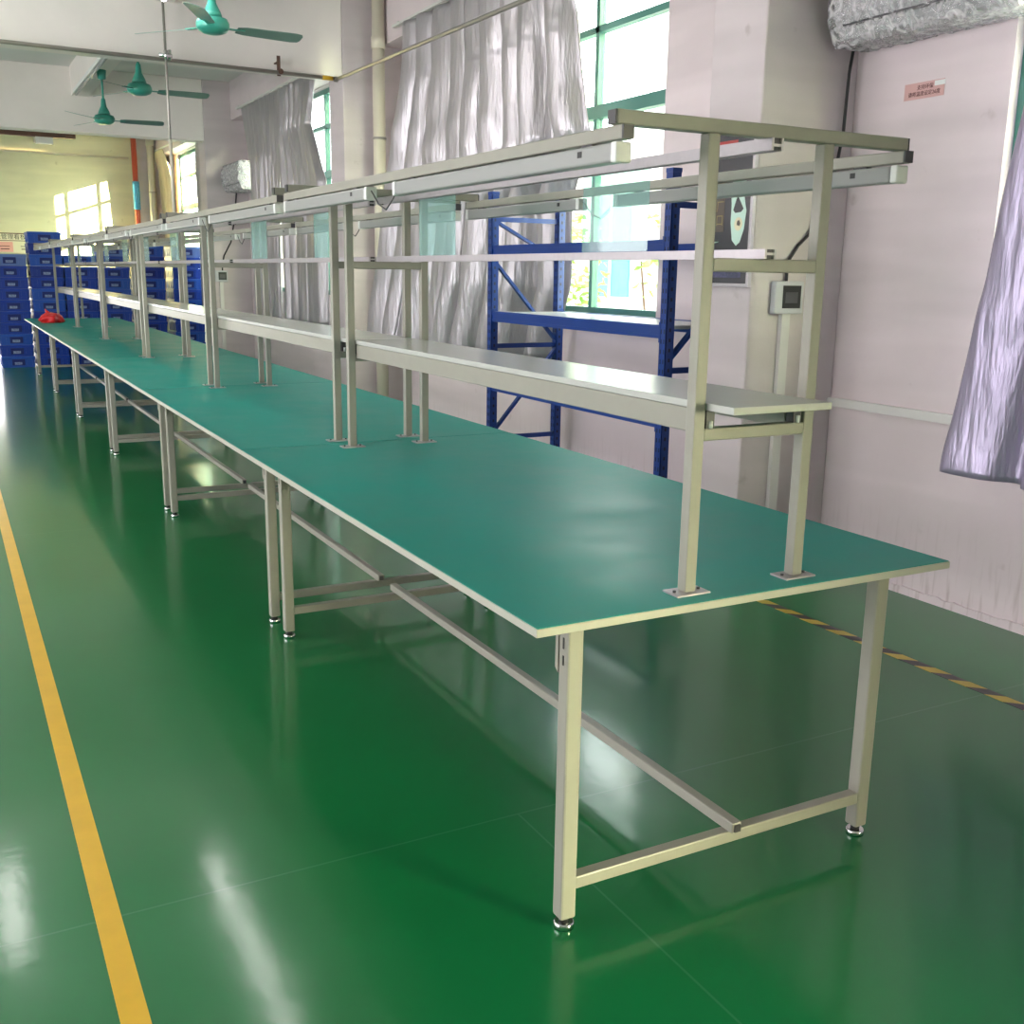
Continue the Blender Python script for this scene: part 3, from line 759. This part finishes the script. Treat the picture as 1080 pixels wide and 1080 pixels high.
fan(.79, 11.10, (352, 110, 228), 'farthest teal ceiling fan under the small beam')

# lamps
def ceiling_lamp(x0, x1, y0, y1, z, label, along_x=False, lit=True, wide=False):
    T = thing('fluorescent_lamp', label, 'lamp', ((x0+x1)/2, (y0+y1)/2, z), 'fluorescent lamps on the ceiling')
    hx, hy = (x1-x0)/2, (y1-y0)/2
    MB().bbox(-hx, hx, -hy, hy, -.045, 0, .006).build('housing', M['white'], T)
    if wide: MB().bbox(-.08, .08, -hy, hy, -.075, -.045, .006).build('diffuser', M['diff'], T)
    elif along_x: MB().tube([(-hx+.02,0,-.062),(hx-.02,0,-.062)], .016, 10).build('tube', M['tube'] if lit else M['lamp'], T)
    else: MB().tube([(0,-hy+.02,-.062),(0,hy-.02,-.062)], .016, 10).build('tube', M['tube'] if lit else M['lamp'], T)
    return T
T = ceiling_lamp(.66, .72, 9.3, 12.6, 3.52, 'long lamp fixed under the small beam by the farthest fan', False, False)
T = ceiling_lamp(.50, .56, 3.75, 6.15, 3.26, 'lit lamp at the top edge left of the nearest fan', False, True)
for yy in (-.9, .9): MB().tube([(0, yy, 0), (0, yy, ZC-3.26)], .004, 6).build('hanger', M['galv'], T)
# unseen lamp rows added to brighten the hall; the first follows a floor reflection
for k, (lx, ly) in enumerate(((-.93, 6.1), (-2.6, 5.0), (-4.2, 6.1), (-1.6, 11.2), (-4.2, 11.2), (-1.6, 16.3))):
    T = ceiling_lamp(lx-.03, lx+.03, ly-.6, ly+.6, 3.26, 'lit lamp hanging in the added left rows beyond the picture edge', False, True, True)
    for yy in (-.4, .4): MB().tube([(0, yy, 0), (0, yy, ZC-3.26)], .004, 6).build('hanger', M['galv'], T)
T = thing('lamp_rail', 'brown hanging rail with a small white lamp in the far bay', 'lamp', (.1, 15, 3.23))
MB().box(-4.5, .82, -.05, .05, -.03, .03).build('rail', M['rust'], T)
MB().prism([(-.06,-.12),(.06,-.12),(.04,-.03),(-.04,-.03)], 'x', .30, .52).build('lamp_head', M['white'], T)
for xx in (-3, -1, .7): MB().tube([(xx,0,.03),(xx,0,ZC-3.23)], .005, 6).build('hanger', M['galv'], T)
T = thing('wall_conduit', 'thin cream conduit running level across the far wall', 'conduit', (0, BACK, 3.36))
MB().tube([(LEFT,-.02,.03),(2.25,-.02,0)], .02, 8).build('pipe', M['pipe'], T)
# notice board on the far wall
T = thing('notice_board', 'notice board with printed sheets on the far wall above the left crates', 'notice board', (.0, BACK-.035, 1.66))
MB().box(-2.2, .62, -.02, 0, 0, .34).build('panel', M['paper'], T)
MB().box(-2.2, .62, -.024, -.02, .325, .34).box(-2.2, .62, -.024, -.02, .205, .215).build('rule', M['ink'], T)
MB().add(text_mesh('生产质量管理看板', .10), 0, Matrix.Translation((.05, -.022, .27)) @ FACE_MY).build('lettering', M['inkblack'], T)
for k in range(5):
    x = .56 - k*.33
    o = MB().box(x-.26, x, -.026, -.02, .02, .19).build('sheet', M['pinkpaper'] if k == 1 else M['paper'], T)
    MB().box(x-.20, x-.06, -.0275, -.026, .06, .075).box(x-.21, x-.05, -.0275, -.026, .11, .12).build('print', M['ink'], o)

# ------------------------------------------------------------------ crate stacks
PITCH = .1605
def crate_proto(mi):
    C = thing('plastic_crate', 'x', 'crate')
    m = MB()
    wx, wy = .225, .30
    m.prism([(-wx+.012,0),(wx-.012,0),(wx-.004,.118),(-wx+.004,.118)], 'y', -wy+.012, wy-.012)
    m.bbox(-wx, wx, -wy, wy, .118, .159, .004)
    for x in (-.19,-.125,.125,.19): m.box(x-.008, x+.008, -wy+.002, wy-.002, .02, .119)
    for y in (-.22,-.08,.08,.22): m.box(-wx+.002, wx-.002, y-.008, y+.008, .02, .119)
    m.build('body', M['crate'][mi], C)
    g = MB().box(-.075, .075, -wy-.004, -wy+.014, .085, .117, 0).box(-.085, .085, -wy+.001, -wy+.014, .03, .117, 0).build('grip', M['cardframe'], C)
    MB().box(-.052, .045, -wy-.002, -wy+.003, .040, .076).build('label_card', M['card'], C)
    return C
protos = [crate_proto(i) for i in range(4)]
used = set()
STK = [(-.055, 10, 'leftmost stack'), (.425, 12, 'tallest stack behind the red bag'), (.885, 10, 'third stack from the left'),
       (1.345, 11, 'fourth stack from the left'), (1.850, 11, 'fifth stack from the left'), (2.415, 11, 'rightmost stack')]
OR = ['bottom', 'second', 'third', 'fourth', 'fifth', 'sixth', 'seventh', 'eighth', 'ninth', 'tenth', 'eleventh', 'top']
for si, (x, n, nm) in enumerate(STK):
    off = .0
    for k in range(n):
        mi = random.choice((0, 0, 1, 2)) if k < n-1 else 3 if si in (0, 3, 5) else 1
        if mi not in used: c = protos[mi]; used.add(mi)
        else: c = copy_tree(protos[mi])
        c.location = (x + random.uniform(-.003,.003), 15.5 + random.uniform(-.008,.008), PITCH*k)
        pos = 'topmost' if k == n-1 else 'lowest' if k == 0 else OR[k] + ' from the floor'
        c['label'] = 'blue plastic crate, %s in the %s' % (pos, nm)
        c['group'] = 'blue crates, ' + nm
for i, p in enumerate(protos):
    if i not in used:
        for ch in list(p.children_recursive): bpy.data.objects.remove(ch)
        bpy.data.objects.remove(p)

# floor markings
o = MB().box(-.027, .027, -4.5, 14.8, 0, .0012).build('floor_line', M['yellow'], None, (-.772, 0, 0))
tag(o, 'yellow painted line along the aisle left of the benches', 'floor line')
o = MB().box(-.026, .026, -3, 11.5, 0, .0012).build('hazard_tape', M['hazard'], None, (2.19, 0, 0))
tag(o, 'yellow and black striped tape on the floor between benches and right wall', 'floor tape')

# ------------------------------------------------------------------ outside
o = MB().box(XW+.26, 40, -30, 45, -.4, -.25).box(-30, XW+.26, BACK+.22, 45, -.4, -.05).build('yard', M['ground']); o['kind'] = 'structure'
struct('building', MB().box(6.2, 10, -9.6, -4.3, -.25, 6).box(6.0, 10.2, -9.8, -4.1, 6, 6.2), M['facade'])   # added, unseen block that hides the low sun from the nearest window
Bd = thing('building', 'white building with a green shuttered window seen through the window', 'building', (6.5, 9, -.25))
MB().box(0, 4, -6.5, 9, 0, 3.45).build('wall', M['facade'], Bd)
MB().box(0, 1.1, -6.5, -.03, 3.45, 5.6).build('added_sun_block', M['facade'], Bd)  # added mass that blocks the low sun and trims the far sun patches
sw = MB().box(-.03, .02, .22, 1.02, 1.42, 2.65).build('shutter_window', M['shutter'], Bd)
MB().box(-.045, -.028, .60, .63, 1.42, 2.65).build('glazing_bar', M['facade'], sw); MB().box(-.045, -.028, .22, 1.02, 2.02, 2.05).build('glazing_bar', M['facade'], sw)
def bush(x, y, z0, z1, rad, n, label, seed, stem=True):
    rnd = random.Random(seed)
    B = thing('bush', label, 'bush', (x, y, -.25), 'bushes outside the window')
    t = bmesh.new()
    for _ in range(n):
        while True:
            p = Vector((rnd.uniform(-1,1), rnd.uniform(-1,1), rnd.uniform(-1,1)))
            if p.length < 1: break
        c = Vector((p.x*rad, p.y*rad, .25 + (z0+z1)/2 + p.z*(z1-z0)/2))
        a = Vector((rnd.uniform(-1,1), rnd.uniform(-1,1), rnd.uniform(-.8,.3))).normalized(); b = a.orthogonal().normalized()
        L_ = rnd.uniform(.07,.13); w_ = L_*.28; nrm = a.cross(b)
        q = [c, c + a*L_*.4 + b*w_ + nrm*.006, c + a*L_, c + a*L_*.4 - b*w_ + nrm*.006]
        vs = [t.verts.new(v) for v in q]; t.faces.new((vs[0],vs[1],vs[2])); t.faces.new((vs[0],vs[2],vs[3]))
    o = MB().add(t).build('leaves', M['leaf'], B)
    s = MB()
    for k in range(5):
        a = rnd.uniform(0, 6.28); s.tube([(0,0,0), (.2*rad*math.cos(a), .2*rad*math.sin(a), (z0+z1)/4+.12), (.7*rad*math.cos(a), .7*rad*math.sin(a), (z0+z1)/2+.3)], [.02,.012,.005], 6)
    s.build('stems', M['rust'], B)
bush(4.3, 7.35, .5, 2.3, .55, 900, 'yellow green bush outside, seen left of the green mullion', 4)
bush(4.2, 5.45, 1.0, 2.0, .22, 60, 'sparse leafy twigs outside, near the right window jamb', 9)

# ------------------------------------------------------------------ light
W = bpy.data.worlds.new('daylight'); S.world = W; W.use_nodes = True
nt = W.node_tree; N = nt.nodes; L = nt.links
bg = N['Background']
tc = N.new('ShaderNodeTexCoord')
sun = Vector((.46, -.86, .13)).normalized()      # towards the low sun
dp = N.new('ShaderNodeVectorMath'); dp.operation = 'DOT_PRODUCT'; dp.inputs[1].default_value = sun
nm = N.new('ShaderNodeVectorMath'); nm.operation = 'NORMALIZE'; L.new(tc.outputs['Generated'], nm.inputs[0]); L.new(nm.outputs[0], dp.inputs[0])
cr = N.new('ShaderNodeValToRGB'); E0 = cr.color_ramp.elements
mr = N.new('ShaderNodeMapRange'); mr.inputs['From Min'].default_value = -1; mr.inputs['From Max'].default_value = 1
L.new(dp.outputs['Value'], mr.inputs['Value']); L.new(mr.outputs[0], cr.inputs['Fac'])
E0[0].position = .25; E0[0].color = (.60, .57, .59, 1)
E0[1].position = .98; E0[1].color = (1.0, .88, .64, 1)
e = cr.color_ramp.elements.new(.70); e.color = (.66, .68, .68, 1)
L.new(cr.outputs['Color'], bg.inputs['Color']); bg.inputs['Strength'].default_value = 16.0
# bright warm haze round the low sun
mxm = N.new('ShaderNodeMath'); mxm.operation = 'MAXIMUM'; mxm.inputs[1].default_value = 0; L.new(dp.outputs['Value'], mxm.inputs[0])
pw = N.new('ShaderNodeMath'); pw.operation = 'POWER'; pw.inputs[1].default_value = 40; L.new(mxm.outputs[0], pw.inputs[0])
ml = N.new('ShaderNodeMath'); ml.operation = 'MULTIPLY'; ml.inputs[1].default_value = 135; L.new(pw.outputs[0], ml.inputs[0])
b2 = N.new('ShaderNodeBackground'); b2.inputs['Color'].default_value = (.95, .95, .57, 1); L.new(ml.outputs[0], b2.inputs['Strength'])
ad = N.new('ShaderNodeAddShader'); L.new(bg.outputs[0], ad.inputs[0]); L.new(b2.outputs[0], ad.inputs[1])
L.new(ad.outputs[0], N['World Output'].inputs['Surface'])

def area(name, loc, rot, sx, sy, power=0, col=(1,1,1), portal=True):
    d = bpy.data.lights.new(name, 'AREA'); d.shape = 'RECTANGLE'; d.size = sx; d.size_y = sy
    d.energy = power; d.color = col
    if portal: d.cycles.is_portal = True
    o = bpy.data.objects.new(name, d); COL.objects.link(o); o.location = loc; o.rotation_euler = rot
    return o
for a, b in WIN: area('window_daylight', (XW+.20, (a+b)/2, (SILL+HEAD)/2), (0, PI/2, 0), HEAD-SILL, b-a)
for a, b in ADDED_LWIN:
    z0 = 1.3 if a > 5 else 0
    area('window_daylight', (LEFT-.15, (a+b)/2, (z0+2.75)/2), (0, -PI/2, 0), 2.75-z0, b-a)
area('far_door_daylight', ((BD[0]+BD[1])/2, BACK+.15, BD[2]/2), (PI/2, 0, 0), BD[1]-BD[0], BD[2])
area('added_door_daylight', (XW+.20, (ADDED_DOOR[0]+ADDED_DOOR[1])/2, ADDED_DOOR[2]/2), (0, PI/2, 0), ADDED_DOOR[2], ADDED_DOOR[1]-ADDED_DOOR[0])
# low sun through the far window
d = bpy.data.lights.new('low_sun_far_window', 'SPOT'); d.energy = 4.5e6; d.color = (1, .80, .48)
d.spot_size = math.radians(5.2); d.spot_blend = .05; d.shadow_soft_size = .12
o = bpy.data.objects.new('low_sun_far_window', d); COL.objects.link(o)
tgt = Vector((2.9, 16.4, 2.4)); sd = Vector((.65, -1, .24)).normalized()
o.location = tgt + sd*42
o.rotation_euler = (-sd).to_track_quat('-Z', 'Y').to_euler()

# ------------------------------------------------------------------ camera and view
cd = bpy.data.cameras.new('camera'); cam = bpy.data.objects.new('camera', cd); COL.objects.link(cam)
cam.location = (-.9788, -1.7057, 1.4342); cam.rotation_euler = (1.3471, -.0142, -.4911)
cd.sensor_width = 36; cd.lens = 1105.15/1080*36; cd.clip_start = .05; cd.clip_end = 200
S.camera = cam
vs = S.view_settings
vs.view_transform = 'Standard'; vs.look = 'None'; vs.gamma = 1; vs.exposure = 0.12; vs.use_curve_mapping = False
S.cycles.use_denoising = True
S.cycles.max_bounces = 10; S.cycles.diffuse_bounces = 6; S.cycles.transparent_max_bounces = 24
S.cycles.sample_clamp_indirect = 12
